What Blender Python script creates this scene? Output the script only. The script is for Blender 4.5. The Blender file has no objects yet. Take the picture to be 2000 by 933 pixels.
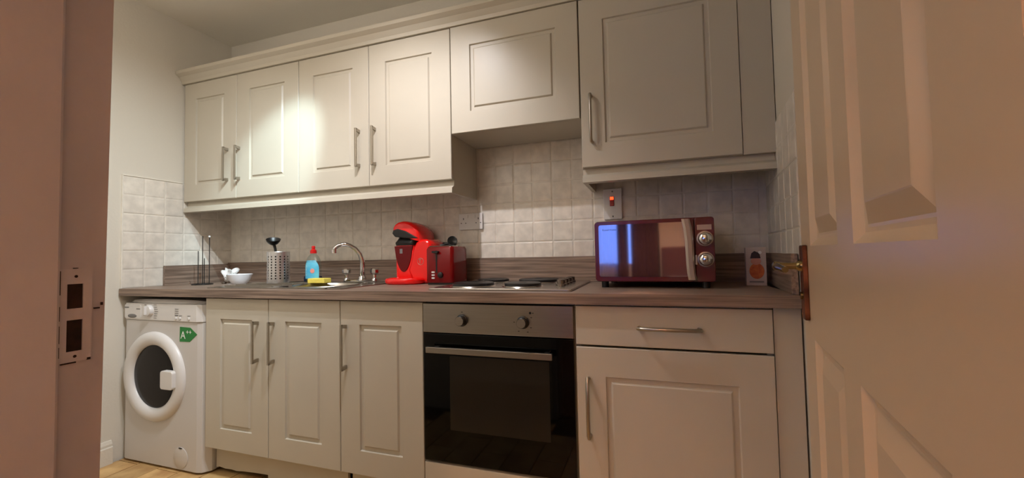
import bpy, math, random
from mathutils import Vector, Matrix
random.seed(7)
scene = bpy.context.scene
COL = scene.collection
# ------------------------------------------------------------------ camera
yaw, pitch, roll = 0.3245, 0.0379, -0.0206
fw = Vector((-math.sin(yaw)*math.cos(pitch), math.cos(yaw)*math.cos(pitch), math.sin(pitch)))
rt = Vector((math.cos(yaw), math.sin(yaw), 0)); up = rt.cross(fw)
rt, up = rt*math.cos(roll)+up*math.sin(roll), up*math.cos(roll)-rt*math.sin(roll)
cam = bpy.data.cameras.new('camera'); camo = bpy.data.objects.new('camera', cam); COL.objects.link(camo)
M = Matrix((rt, up, -fw)).transposed().to_4x4(); M.translation = Vector((2.6548, -2.0339, 1.0446))
camo.matrix_world = M
cam.sensor_fit = 'HORIZONTAL'; cam.sensor_width = 36; cam.lens = 806.57/2000*36; cam.clip_start = 0.01
scene.camera = camo
# ------------------------------------------------------------------ world (dusk sky outside the window) and exposure
w = bpy.data.worlds.new('world'); scene.world = w; w.use_nodes = True
bg = w.node_tree.nodes['Background']; bg.inputs[0].default_value = (0.24, 0.42, 1.0, 1); bg.inputs[1].default_value = 3.0
scene.view_settings.view_transform = 'Standard'; scene.view_settings.look = 'None'
scene.view_settings.gamma = 1; scene.view_settings.use_curve_mapping = False
scene.view_settings.exposure = 0.24
# lamp settings (used by the lamp builders further down): position, target, watts, colour, cone degrees, blend
SPOTS = [((1.38, -0.84, 2.39), (0.67, -0.31, 1.50), 74, (0.64, 0.91, 1.0), 33, 0.75),
         ((1.74, -0.98, 2.36), (1.49, -0.60, 1.20), 55, (0.97, 0.95, 1.0), 118, 1.0),
         ((1.46, -1.12, 2.36), (0.58, -0.82, 1.28), 62, (0.86, 0.95, 1.0), 92, 1.0),
         ((1.62, -1.16, 2.36), (1.10, -1.737, 2.08), 122, (1.0, 0.98, 0.99), 120, 1.0)]  # last spot is an added fill, bounced off the front wall
HALL = ((2.26, -3.05, 1.85), 35, (1.0, 0.67, 0.44))
# ------------------------------------------------------------------ helpers
def lin(c):
    return tuple(((x/255)/12.92 if x/255 <= .04045 else ((x/255+.055)/1.055)**2.4) for x in c)
def mat(name, col, rough=.5, metal=0, var=0, vscale=8, bump=0, bscale=60, coat=0, emit=0, rnd=0, spec=.5, trans=0, alpha=1, col2=None, stretch=(1,1,1)):
    m = bpy.data.materials.new(name); m.use_nodes = True
    nt = m.node_tree; N = nt.nodes; b = N['Principled BSDF']
    c = lin(col); b.inputs['Base Color'].default_value = (*c, 1)
    b.inputs['Roughness'].default_value = rough; b.inputs['Metallic'].default_value = metal
    b.inputs['Coat Weight'].default_value = coat; b.inputs['Coat Roughness'].default_value = .05
    b.inputs['Specular IOR Level'].default_value = spec
    b.inputs['Transmission Weight'].default_value = trans; b.inputs['Alpha'].default_value = alpha
    if emit:
        b.inputs['Emission Color'].default_value = (*c, 1); b.inputs['Emission Strength'].default_value = emit
    if var or bump or rnd or col2:
        tc = N.new('ShaderNodeTexCoord'); mp = N.new('ShaderNodeMapping'); nt.links.new(tc.outputs['Object'], mp.inputs[0])
        mp.inputs['Scale'].default_value = stretch
    if var or col2:
        n = N.new('ShaderNodeTexNoise'); n.inputs['Scale'].default_value = vscale; n.inputs['Detail'].default_value = 5
        nt.links.new(mp.outputs[0], n.inputs['Vector'])
        r = N.new('ShaderNodeValToRGB'); nt.links.new(n.outputs[0], r.inputs[0])
        d = lin(col2) if col2 else tuple(x*(1-var) for x in c)
        r.color_ramp.elements[0].position = .35; r.color_ramp.elements[1].position = .65
        r.color_ramp.elements[0].color = (*d, 1); r.color_ramp.elements[1].color = (*c, 1)
        out = r.outputs[0]
        if rnd:
            oi = N.new('ShaderNodeObjectInfo'); mr = N.new('ShaderNodeMapRange'); nt.links.new(oi.outputs['Random'], mr.inputs[0])
            mr.inputs[3].default_value = 1-rnd; mr.inputs[4].default_value = 1
            va = N.new('ShaderNodeVectorMath'); va.operation = 'ADD'; nt.links.new(tc.outputs['Object'], va.inputs[0])
            vs = N.new('ShaderNodeVectorMath'); vs.operation = 'SCALE'; vs.inputs[0].default_value = (37, 91, 53); nt.links.new(oi.outputs['Random'], vs.inputs['Scale'])
            nt.links.new(vs.outputs[0], va.inputs[1]); nt.links.new(va.outputs[0], mp.inputs[0])
            mx = N.new('ShaderNodeMix'); mx.data_type = 'RGBA'; mx.blend_type = 'MULTIPLY'; mx.inputs[0].default_value = 1
            nt.links.new(out, mx.inputs[6]); nt.links.new(mr.outputs[0], mx.inputs[7]); out = mx.outputs[2]
        nt.links.new(out, b.inputs['Base Color'])
    if bump:
        n2 = N.new('ShaderNodeTexNoise'); n2.inputs['Scale'].default_value = bscale; n2.inputs['Detail'].default_value = 3
        nt.links.new(mp.outputs[0], n2.inputs['Vector'])
        bp = N.new('ShaderNodeBump'); bp.inputs['Strength'].default_value = bump; bp.inputs['Distance'].default_value = .004
        nt.links.new(n2.outputs[0], bp.inputs['Height']); nt.links.new(bp.outputs[0], b.inputs['Normal'])
    return m
def clear_mat(name, tint, gloss=.08, rough=.02):
    m = bpy.data.materials.new(name); m.use_nodes = True; nt = m.node_tree; nt.nodes.clear()
    o = nt.nodes.new('ShaderNodeOutputMaterial'); mx = nt.nodes.new('ShaderNodeMixShader')
    t = nt.nodes.new('ShaderNodeBsdfTransparent'); t.inputs[0].default_value = (*tint, 1)
    g = nt.nodes.new('ShaderNodeBsdfGlossy'); g.inputs['Roughness'].default_value = rough
    mx.inputs[0].default_value = gloss
    nt.links.new(t.outputs[0], mx.inputs[1]); nt.links.new(g.outputs[0], mx.inputs[2]); nt.links.new(mx.outputs[0], o.inputs[0])
    return m
def sheer_mat(name, col):
    m = bpy.data.materials.new(name); m.use_nodes = True; nt = m.node_tree; nt.nodes.clear()
    o = nt.nodes.new('ShaderNodeOutputMaterial'); mx = nt.nodes.new('ShaderNodeMixShader'); mx.inputs[0].default_value = .5
    t = nt.nodes.new('ShaderNodeBsdfTranslucent'); t.inputs[0].default_value = (*lin(col), 1)
    d = nt.nodes.new('ShaderNodeBsdfTransparent'); d.inputs[0].default_value = (.9, .9, .95, 1)
    nt.links.new(t.outputs[0], mx.inputs[1]); nt.links.new(d.outputs[0], mx.inputs[2]); nt.links.new(mx.outputs[0], o.inputs[0])
    return m

class MB:
    def __init__(s): s.v = []; s.f = []
    def add(s, vs, fs):
        o = len(s.v); s.v += [tuple(p) for p in vs]; s.f += [tuple(i+o for i in f) for f in fs]; return s
    def box(s, x0, x1, y0, y1, z0, z1):
        vs = [(x, y, z) for x in (x0, x1) for y in (y0, y1) for z in (z0, z1)]
        return s.add(vs, [(0,1,3,2), (4,6,7,5), (0,4,5,1), (2,3,7,6), (0,2,6,4), (1,5,7,3)])
    def loft(s, rings, cap0=True, cap1=True, closed=True):
        n = len(rings[0]); vs = [p for r in rings for p in r]; fs = []
        for i in range(len(rings)-1):
            for j in range(n if closed else n-1):
                k = (j+1) % n; fs.append((i*n+j, i*n+k, (i+1)*n+k, (i+1)*n+j))
        if cap0: fs.append(tuple(range(n))[::-1])
        if cap1: fs.append(tuple(range((len(rings)-1)*n, len(rings)*n)))
        return s.add(vs, fs)
    def prism(s, poly, axis, a, b):
        def P(p, t): return {'x': (t, p[0], p[1]), 'y': (p[0], t, p[1]), 'z': (p[0], p[1], t)}[axis]
        return s.loft([[P(p, a) for p in poly], [P(p, b) for p in poly]])
    def lathe(s, prof, c, axis=(0,0,1), seg=24, cap0=True, cap1=True, sx=1, sy=1):
        ax = Vector(axis).normalized(); u = ax.orthogonal().normalized() if max(abs(ax.z), abs(ax.y)) < .99 else Vector((1,0,0)); v = ax.cross(u)
        c = Vector(c); R = []
        for r, h in prof:
            r = max(r, 1e-5)
            R.append([tuple(c+ax*h+u*(r*sx*math.cos(2*math.pi*k/seg))+v*(r*sy*math.sin(2*math.pi*k/seg))) for k in range(seg)])
        return s.loft(R, cap0, cap1)
    def cyl(s, a, b, r, seg=16):
        a = Vector(a); b = Vector(b); return s.lathe([(r, 0), (r, (b-a).length)], a, b-a, seg)
    def tube(s, path, r, seg=10, radii=None):
        P = [Vector(p) for p in path]; R = []
        t0 = (P[1]-P[0]).normalized(); u = t0.orthogonal().normalized()
        for i, p in enumerate(P):
            t = (P[min(i+1, len(P)-1)]-P[max(i-1, 0)]).normalized()
            u = (u-t*u.dot(t)).normalized(); v = t.cross(u); rr = radii[i] if radii else r
            R.append([tuple(p+u*rr*math.cos(2*math.pi*k/seg)+v*rr*math.sin(2*math.pi*k/seg)) for k in range(seg)])
        return s.loft(R)
    def panel_rings(s, x0, x1, z0, z1, y, prof, sgn=1, cap=True):
        R = [[(x0+i, y+sgn*d, z0+i), (x1-i, y+sgn*d, z0+i), (x1-i, y+sgn*d, z1-i), (x0+i, y+sgn*d, z1-i)] for i, d in prof]
        if sgn < 0: R = [r[::-1] for r in R]
        return s.loft(R, False, cap)
    def rbox(s, x0, x1, y0, y1, z0, z1, r, axis='z', seg=5):
        """box with four rounded edges running along axis"""
        a = {'z': (x0,x1,y0,y1), 'y': (x0,x1,z0,z1), 'x': (y0,y1,z0,z1)}[axis]
        poly = []
        for cx, cy, t0 in ((a[1]-r, a[3]-r, 0), (a[0]+r, a[3]-r, 90), (a[0]+r, a[2]+r, 180), (a[1]-r, a[2]+r, 270)):
            for k in range(seg+1):
                t = math.radians(t0+90*k/seg); poly.append((cx+r*math.cos(t), cy+r*math.sin(t)))
        lo, hi = {'z': (z0,z1), 'y': (y0,y1), 'x': (x0,x1)}[axis]
        return s.prism(poly, axis, lo, hi)
    def mesh(s, name, m, smooth=False, org=(0,0,0)):
        me = bpy.data.meshes.new(name)
        me.from_pydata([(p[0]-org[0], p[1]-org[1], p[2]-org[2]) for p in s.v], [], s.f); me.update()
        import bmesh
        bm = bmesh.new(); bm.from_mesh(me); bmesh.ops.recalc_face_normals(bm, faces=bm.faces); bm.to_mesh(me); bm.free()
        me.materials.append(m)
        if smooth:
            for p in me.polygons: p.use_smooth = True
            me.set_sharp_from_angle(angle=math.radians(38))
        return me
    def build(s, name, m, parent=None, bevel=0, smooth=False, org=None):
        o_ = ORG.get(parent.name, (0,0,0)) if parent else (org or (0,0,0))
        o = bpy.data.objects.new(name, s.mesh(name, m, smooth, o_)); COL.objects.link(o)
        if parent: o.parent = parent; ORG[o.name] = o_
        else: o.location = o_; ORG[o.name] = o_
        if bevel:
            bv = o.modifiers.new('bevel', 'BEVEL'); bv.width = bevel; bv.segments = 2; bv.limit_method = 'ANGLE'; bv.angle_limit = math.radians(40)
        return o
ORG = {}
def tag(o, label, cat, group=None):
    o['label'] = label; o['category'] = cat
    if group: o['group'] = group
    return o
def struct(o, label, cat='structure'):
    o['kind'] = 'structure'; o['label'] = label; o['category'] = cat; return o
def thing(name, label, cat, loc, group=None, rz=None):
    o = bpy.data.objects.new(name, None); COL.objects.link(o); o.location = loc; o.empty_display_size = .05
    if rz is not None: o.rotation_euler = (0, 0, rz); ORG[o.name] = (0,0,0)
    else: ORG[o.name] = tuple(loc)
    return tag(o, label, cat, group)
def text_mb(body, size, to3d):
    cu = bpy.data.curves.new('t', 'FONT'); cu.body = body; cu.size = size; cu.align_x = 'CENTER'; cu.align_y = 'CENTER'; cu.extrude = .0002; cu.resolution_u = 3
    ob = bpy.data.objects.new('t', cu); COL.objects.link(ob)
    dg = bpy.context.evaluated_depsgraph_get(); me = bpy.data.meshes.new_from_object(ob.evaluated_get(dg))
    mb = MB(); mb.add([to3d(v.co) for v in me.vertices], [tuple(p.vertices) for p in me.polygons])
    bpy.data.objects.remove(ob); bpy.data.meshes.remove(me); bpy.data.curves.remove(cu)
    return mb
# ------------------------------------------------------------------ materials
m_wall = mat('wall_paint', (212, 205, 192), .75, bump=.15, bscale=90)
m_ceil = mat('ceiling_paint', (230, 224, 212), .9, bump=.1, bscale=60)
m_cab = mat('cream_cabinet', (191, 183, 167), .38, var=.03, vscale=5)
m_door = mat('door_gloss_paint', (214, 190, 162), .28, var=.05, vscale=3, bump=.05, bscale=25)
m_frame = mat('frame_pink_paint', (206, 196, 200), .5, var=.08, vscale=6, bump=.2, bscale=40)
m_plate = mat('strike_plate_paint', (212, 202, 206), .5, var=.1, vscale=60)
m_hole = mat('rusty_dark_hole', (52, 30, 22), .9, var=.5, vscale=90)
m_wood = mat('worktop_laminate', (150, 128, 112), .42, col2=(102, 84, 72), vscale=3, stretch=(1.2, 40, 40), bump=.15, bscale=4)
m_woody = mat('worktop_laminate_crosswise', (150, 128, 112), .42, col2=(102, 84, 72), vscale=3, stretch=(40, 1.2, 40), bump=.15, bscale=4)
m_pot = mat('polished_pot_steel', (222, 222, 224), .3, 1)
m_hob = mat('hob_steel', (196, 190, 182), .24, 1)
m_tile = mat('wall_tile_glaze', (232, 224, 212), .32, var=.17, vscale=22, rnd=.1, bump=.08, bscale=14)
m_grout = mat('grout', (232, 225, 212), .9, var=.1, vscale=30)
m_steel = mat('brushed_steel', (164, 158, 150), .28, 1, var=.06, vscale=4, stretch=(2, 60, 60))
m_nickel = mat('satin_nickel', (172, 164, 152), .3, 1)
m_chrome = mat('chrome', (222, 222, 224), .07, 1)
m_black = mat('black_plastic', (16, 14, 14), .4)
m_blackg = mat('black_glass', (4, 4, 4), .05, spec=.22)
m_ovenwin = mat('oven_window_glass', (38, 34, 28), .12, spec=.2)
m_white = mat('white_enamel', (204, 200, 196), .3)
m_whitep = mat('white_plastic', (218, 215, 212), .35)
m_grey = mat('grey_print', (120, 118, 116), .6)
m_red = mat('red_gloss_plastic', (232, 12, 10), .22, coat=.4)
m_dred = mat('dark_red_plastic', (92, 4, 10), .3, spec=.3)
m_tred = mat('toaster_red_enamel', (112, 3, 7), .12, spec=.35)
m_mred = mat('microwave_red_enamel', (86, 7, 14), .25, coat=.4)
m_mirror = mat('mirrored_door_glass', (164, 156, 170), .04, 1)
m_silver = mat('silver_plastic', (176, 160, 146), .35, .6)
m_green = mat('sticker_green', (18, 122, 48), .5)
m_paper = mat('paper_white', (240, 240, 236), .6)
m_yellow = mat('sponge_yellow', (236, 218, 96), .95, bump=.6, bscale=160)
m_navy = mat('navy_plastic', (20, 34, 58), .5)
m_blue = mat('label_blue', (112, 200, 222), .4, col2=(70, 176, 220), vscale=20)
m_pink = mat('label_pink', (226, 150, 140), .5)
m_cap = mat('red_cap', (196, 18, 18), .35)
m_clear = clear_mat('clear_plastic', (.88, .93, .93), .1)
m_liquid = mat('green_liquid', (70, 92, 84), .15)
m_brass = mat('polished_brass', (146, 128, 88), .24, 1)
m_copper = mat('worn_brown_brass', (150, 92, 60), .38, .8, col2=(92, 52, 34), vscale=30)
m_orange = mat('print_orange', (206, 112, 56), .6, col2=(180, 84, 44), vscale=60)
m_neon = mat('neon_red', (255, 70, 30), .4, emit=2.5)
m_rocker = mat('rocker_red', (150, 12, 8), .3)
m_floor = mat('floor_tile_tan', (226, 188, 128), .45, col2=(182, 136, 86), vscale=9, rnd=.2)
m_subfloor = mat('floor_joint_dark', (74, 50, 32), .9, var=.2)
m_bed = mat('white_linen', (226, 220, 216), .9, bump=.3, bscale=12)
m_curtain = mat('mauve_curtain', (104, 78, 84), .95, bump=.3, bscale=30)
m_sheer = sheer_mat('sheer_voile', (220, 226, 250))
m_pane = clear_mat('window_glass', (.95, .97, 1), .06)
m_bulb = mat('lamp_lens', (255, 244, 226), .4, emit=3)
m_shade = mat('paper_shade', (240, 206, 160), .9, emit=.4)
m_carpet = mat('hall_carpet', (124, 92, 74), .95, bump=.6, bscale=200)

# ------------------------------------------------------------------ room shell
XL, H, YF, YB = -.03, 2.5065, -1.737, -1.86
FZ = .012
def wall(name, mb, label): return struct(mb.build(name, m_wall), label, 'wall')
w_back = struct(MB().box(-.15, 3.3, 0, .1, 0, H+.1).build('wall_back', m_grout), 'long back kitchen wall carrying the beige splashback tiles', 'wall')
MB().box(XL, 3.135, -.0020, .001, .91, 1.728).build('grout_bed', m_grout, w_back)
plaster_b = MB().box(XL, 3.14, -.003, .001, 1.73, H).build('plaster_coat', m_wall, w_back)
w_left = wall('wall_left', MB().box(-.15, XL, -4.3, 0, 0, H+.1), 'cream painted wall beside the washing machine')
w_right = wall('wall_right', MB().prism([(3.135, 0), (3.07, -.65), (3.07, -4.3), (3.3, -4.3), (3.3, 0)], 'z', 0, H+.1), 'painted wall on the right behind the open door')
fr = MB(); fr.box(XL, 2.04, YB, YF, 0, H); fr.box(2.935, 3.07, YB, YF, 0, H); fr.box(2.04, 2.935, YB, YF, 2.04, H)
wall('wall_front', fr, 'kitchen wall with the doorway the view looks through')
rw = MB(); rw.box(XL, 1.05, -4.3, -4.2, 0, H); rw.box(2.06, 3.07, -4.3, -4.2, 0, H); rw.box(1.05, 2.06, -4.3, -4.2, 0, .85); rw.box(1.05, 2.06, -4.3, -4.2, 1.95, H)
wall('wall_bedroom', rw, 'bedroom wall with the window, seen only as a reflection')
struct(MB().box(-.15, 3.3, -4.3, .1, H, H+.1).build('ceiling', m_ceil), 'plain off-white ceiling above the wall cabinets', 'ceiling')
floor = struct(MB().box(-.15, 3.3, -4.3, .1, -.1, 0.004).build('floor', m_subfloor), 'tan tiled floor in front of the washing machine', 'floor')
carpet = MB().box(XL, 3.07, -4.2, YB+.06, .004, FZ).build('carpet', m_carpet, floor)
# floor tiles (laid on the diagonal lines seen by the washing machine)
tp = .15
tm = MB().box(-tp/2+.002, tp/2-.002, -tp+.002, tp-.002, .0, FZ-.004).mesh('floor_tile', m_floor)
nfl = 0
for i in range(21):
    for j in range(6):
        x = XL+.08+i*tp; y = -.16-j*.3-(.15 if i % 2 else 0)+.0
        if y-.15 < YF or x+.075 > 3.06: continue
        o = bpy.data.objects.new('floor_tile', tm); COL.objects.link(o); o.parent = floor; o.location = (x, y, .004+random.uniform(0, .0006)); nfl += 1
# skirting on the left wall
sk = MB().prism([(XL, FZ), (XL+.018, FZ), (XL+.018, .095), (XL+.013, .1), (XL+.013, .112), (XL+.006, .128), (XL, .13)], 'y', -1.72, -.64)
struct(sk.build('baseboard_left', m_wall), 'white moulded skirting board at the foot of the left wall', 'skirting')

# ------------------------------------------------------------------ wall tiles: 203 mm tiles, each embossed as four squares
PT = .1016
def tile_mesh(nx, nz, wx=PT, wz=PT):
    """embossed tile in the xz plane, face toward -y, origin at its lower left corner on the wall"""
    mb = MB(); W, Hh = nx*wx, nz*wz; g = .0018
    mb.box(g, W-g, -.0034, 0, g, Hh-g)
    for i in range(nx):
        for k in range(nz):
            mb.panel_rings(i*wx+g, (i+1)*wx-g, k*wz+g, (k+1)*wz-g, -.0033, [(0, 0), (.0012, -.0001), (.0035, -.0014), (.008, -.0017)])
    return mb.mesh('tile', m_tile)
TM = {}
def put_tile(parent, nx, nz, M4, wx=PT, wz=PT):
    k = (nx, nz, wx, wz)
    if k not in TM: TM[k] = tile_mesh(nx, nz, wx, wz)
    o = bpy.data.objects.new('tile', TM[k]); COL.objects.link(o); o.parent = parent; o.matrix_local = M4
Z0 = 1.515-3*2*PT
c0 = 1.987-2*PT*10
for k in range(17):
    x = c0+2*PT*k
    nx = 2
    if x < XL:
        if x+2*PT < XL+.02: continue
        x, nx = x+PT, 1
        if x < XL-.02: continue
    if x+nx*PT > 3.14: nx = 1
    if x+nx*PT > 3.16: continue
    for r in range(4):
        if r == 3 and not (1.78 < x+PT < 2.40): continue
        z = Z0+r*2*PT
        put_tile(w_back, nx, 2, Matrix.Translation((x, 0, z)))
# left wall
RL = Matrix.Rotation(math.radians(90), 4, 'Z')
for c in range(3):
    for r in range(3):
        if c == 2 and r == 2: put_tile(w_left, 2, 1, Matrix.Translation((XL, -.603+c*2*PT-.004, Z0+r*2*PT)) @ RL); continue
        put_tile(w_left, 2 , 2, Matrix.Translation((XL, -.603+c*2*PT-.004, Z0+r*2*PT)) @ RL)
ed = MB().box(XL, XL+.007, -.612, -.6065, Z0, 1.517); ed.box(XL, XL+.007, -.612, -.31, 1.516, 1.521); ed.build('tile_edge_strip', m_grout, w_left)
MB().box(XL, XL+.0020, -.607, 0, Z0, 1.516).build('grout_bed', m_grout, w_left)
# right wall (slightly out of square)
ar = math.atan2(.065, .65)
RR = Matrix.Translation((3.135, 0, 0)) @ Matrix.Rotation(-math.pi/2-ar, 4, 'Z')
for c in range(3):
    for r in range(3):
        put_tile(w_right, 2, 2, RR @ Matrix.Translation((.012+c*2*PT, 0, Z0+r*2*PT)))
gb = MB().box(.0, .62, -.0020, 0, Z0, 1.516); g = gb.build('grout_bed', m_grout, w_right); g.matrix_local = RR

# ------------------------------------------------------------------ door frame, strike plate and open door
frm = struct(MB().loft([[(2.04, YB-.01, z), (2.07, YB-.01, z), (2.07, YF+.011*(z-1.08), z), (2.04, YF+.011*(z-1.08), z)] for z in (0, 2.04)]).build('trim_1', m_frame), 'pinkish painted door jamb with a lock strike plate', 'door frame')
MB().box(2.07, 2.076, YB-.01, -1.777, 0, 2.028).build('door_stop', m_frame, frm, bevel=.003)
MB().box(2.905, 2.935, YB-.01, YF, 0, 2.04).build('hinge_jamb', m_frame, frm)
MB().box(2.07, 2.905, YB-.01, YF, 2.01, 2.04).build('head_jamb', m_frame, frm)
ar_ = MB(); ar_.box(1.97, 2.045, YB-.016, YB, 0, 2.1); ar_.build('architrave', m_frame, frm, bevel=.004)
sp = MB()   # plate with two openings
ys = [-1.7765, -1.7705, -1.7575, -1.750]; zs = [.941, .952, .985, .997, 1.023, 1.039]
for i in range(3):
    for k in range(5):
        if i == 1 and k in (1, 3): continue
        sp.box(2.07, 2.0718, ys[i], ys[i+1], zs[k], zs[k+1])
spo = sp.build('strike_plate', m_plate, frm)
hb = MB(); hb.box(2.0695, 2.0703, -1.7705, -1.7575, .952, .985); hb.box(2.0695, 2.0703, -1.7705, -1.7575, .997, 1.023)
hb.build('lock_opening', m_hole, spo)
ch = MB()
for y0, y1, z0, z1 in ((-1.7772, -1.7758, 1.012, 1.037), (-1.7770, -1.7760, .985, 1.0), (-1.7770, -1.7760, .962, .98), (-1.7768, -1.7760, .947, .958), (-1.7745, -1.7625, .9395, .9408), (-1.7535, -1.7505, .9405, .943), (-1.7655, -1.7620, 1.0395, 1.0402),
                       (-1.7420, -1.7405, .998, 1.0012), (-1.7480, -1.7432, .9945, .996)):
    ch.box(2.0701, 2.0721, y0, y1, z0, z1)
ch.build('chipped_paint', m_hole, frm)['kind'] = 'stuff'
sc = MB(); sc.lathe([(.0016, 0), (.0012, .0004)], (2.0718, -1.7635, 1.031), (1, 0, 0), 8); sc.lathe([(.0016, 0), (.0012, .0004)], (2.0718, -1.7635, .9465), (1, 0, 0), 8)
sc.build('screw', m_hole, spo)
a = math.radians(8.5)
dr = thing('door_1', 'open cream gloss panelled door on the right with brass handle', 'door', (2.86, -1.71, 0), rz=math.pi/2-a); dr['kind'] = 'structure'
xs = [-.014, .105, .351, .437, .660, .765]; zs = [.018, .21, .863, 1.05, 1.87, 1.99]
db = MB(); TH = .038
PROF = [(0, 0), (.004, .003), (.014, .010), (.020, .011), (.024, .011), (.050, .002), (.052, .0015)]
for i in range(5):
    for k in range(5):
        if i in (1, 3) and k in (1, 3):
            db.panel_rings(xs[i], xs[i+1], zs[k], zs[k+1], 0, PROF, -1); db.panel_rings(xs[i], xs[i+1], zs[k], zs[k+1], -TH, PROF, 1)
        else:
            db.add([(xs[i],0,zs[k]), (xs[i+1],0,zs[k]), (xs[i+1],0,zs[k+1]), (xs[i],0,zs[k+1])], [(0,1,2,3)])
            db.add([(xs[i],-TH,zs[k]), (xs[i+1],-TH,zs[k]), (xs[i+1],-TH,zs[k+1]), (xs[i],-TH,zs[k+1])], [(3,2,1,0)])
for x in (-.014, .765): db.add([(x,0,.018), (x,-TH,.018), (x,-TH,1.99), (x,0,1.99)], [(0,1,2,3)])
for z in (.018, 1.99): db.add([(-.014,0,z), (.765,0,z), (.765,-TH,z), (-.014,-TH,z)], [(0,1,2,3)])
leaf = db.build('door_leaf', m_door, dr)
for sgn, y0 in ((1, 0), (-1, -TH)):
    pb = MB(); yy = sorted((y0, y0+sgn*.009)); pb.rbox(.695, .738, yy[0], yy[1], .895, 1.052, .004, 'y'); bp = pb.build('handle_backplate', m_copper, dr, bevel=.002)
    lv = MB(); q = y0+sgn*.009
    lv.lathe([(.012, 0), (.011, .006), (.0075, .010), (.0075, .036), (.010, .042), (.0095, .050), (.004, .053)], (.716, q, 1.008), (0, sgn, 0), 16)
    lv.tube([(.716, q+sgn*.043, 1.008), (.69, q+sgn*.046, 1.008), (.65, q+sgn*.045, 1.006), (.615, q+sgn*.040, 1.004)], .007, 10, [.0085, .007, .0075, .006])
    lv.build('lever', m_brass, bp, smooth=True)
    kn = MB(); kn.cyl((.716, q, .945), (.716, q+sgn*.004, .945), .008, 12); kn.build('keyhole_rose', m_brass, bp, smooth=True)
for z in (.25, 1.0, 1.75): MB().cyl((-.020, -TH, z-.04), (-.020, -TH, z+.04), .006, 10).build('hinge', m_brass, dr)

# ------------------------------------------------------------------ cabinets
YD = -.60          # base door front
YU = -.3056        # wall unit door front
def door_mb(x0, x1, z0, z1, yf, ins=.1, plain=False):
    g = .0015; mb = MB(); x0 += g; x1 -= g; z0 += g; z1 -= g
    if plain: prof = [(0, .019), (0, .002), (.002, 0)]
    else: prof = [(0, .019), (0, .002), (.002, 0), (ins-.003, 0), (ins, .0075), (ins+.014, .0075), (ins+.020, .0012), (ins+.022, .001)]
    mb.panel_rings(x0, x1, z0, z1, yf, prof)
    mb.add([(x0,yf+.019,z0), (x1,yf+.019,z0), (x1,yf+.019,z1), (x0,yf+.019,z1)], [(3,2,1,0)])
    return mb
def handle(parent, yf, p, q, rounded=False, side=1):
    """bar handle between p and q (x,z) on a front at yf"""
    mb = MB(); (x0, z0), (x1, z1) = p, q
    if rounded:
        if x0 == x1: pts = [(x0, yf, z0+.004), (x0, yf-.022, z0), (x0, yf-.03, z0+.012), (x0, yf-.031, (z0+z1)/2), (x0, yf-.03, z1-.012), (x0, yf-.022, z1), (x0, yf, z1-.004)]
        else: pts = [(x0+.004, yf, z0), (x0, yf-.022, z0), (x0+.012, yf-.03, z0), ((x0+x1)/2, yf-.031, z0), (x1-.012, yf-.03, z0), (x1, yf-.022, z0), (x1-.004, yf, z0)]
        mb.tube(pts, .0065, 10); return mb.build('handle', m_nickel, parent, smooth=True)
    t = .005
    mb.box(x0-t, x0+t, yf-.034, yf-.026, min(z0,z1), max(z0,z1))
    for z in (min(z0,z1), max(z0,z1)):
        d = 1 if z == min(z0, z1) else -1
        mb.prism([(yf-.026, z), (yf-.034, z), (yf-.026, z+d*.016), (yf, z+d*.020), (yf, z+d*.004)], 'x', x0-t, x0+t)
    return mb.build('handle', m_nickel, parent, bevel=.001)
def carcass(x0, x1, y0, y1, z0, z1, parent, t=.016, top=True):
    mb = MB(); g = .0008
    mb.box(x0+g, x0+t, y0, y1, z0, z1); mb.box(x1-t, x1-g, y0, y1, z0, z1); mb.box(x0+t, x1-t, y0, y1, z0, z0+t)
    mb.box(x0+t, x1-t, y1-.006, y1, z0+t, z1)
    if top: mb.box(x0+t, x1-t, y0, y1-.006, z1-t, z1)
    return mb.build('carcass', m_cab, parent)
X0 = .5964
B = [X0, X0+.4, X0+.8, X0+1.2, X0+1.8, X0+2.4]
ZB, ZT, WT = .153, .868, .9075
# sink unit
cb = thing('base_cabinet', 'cream two-door sink base unit beside the washing machine', 'cabinet', ((B[0]+B[2])/2, -.3, ZB), 'cream base units under the worktop')
carcass(B[0], B[2], -.58, -.03, ZB, ZT, cb, top=False)
for i, hx in ((0, .935), (1, 1.03)):
    d = door_mb(B[i], B[i+1], ZB, ZT-.002, YD).build('door', m_cab, cb); handle(d, YD, (hx, .577), (hx, .767))
cb = thing('base_cabinet', 'narrow cream single-door base unit left of the oven', 'cabinet', ((B[2]+B[3])/2, -.3, ZB), 'cream base units under the worktop')
carcass(B[2], B[3], -.58, -.03, ZB, ZT, cb)
d = door_mb(B[2], B[3], ZB, ZT-.002, YD).build('door', m_cab, cb); handle(d, YD, (1.4275, .578), (1.4275, .769))
cb = thing('base_cabinet', 'cream base unit with a drawer above a door, under the microwave', 'cabinet', ((B[4]+B[5])/2, -.3, ZB), 'cream base units under the worktop')
carcass(B[4], B[5], -.58, -.03, ZB, ZT, cb)
d = door_mb(B[4]+.001, B[5], .729, ZT-.003, YD, plain=True).build('drawer', m_cab, cb, bevel=.001); handle(d, YD, (2.606, .796), (2.794, .796), True)
d = door_mb(B[4]+.001, B[5], ZB, .725, YD).build('door', m_cab, cb); handle(d, YD, (2.438, .425), (2.438, .622), True)
cb = thing('oven_housing', 'cream housing unit around the built-in oven with panel below', 'cabinet', ((B[3]+B[4])/2, -.3, ZB))
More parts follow.
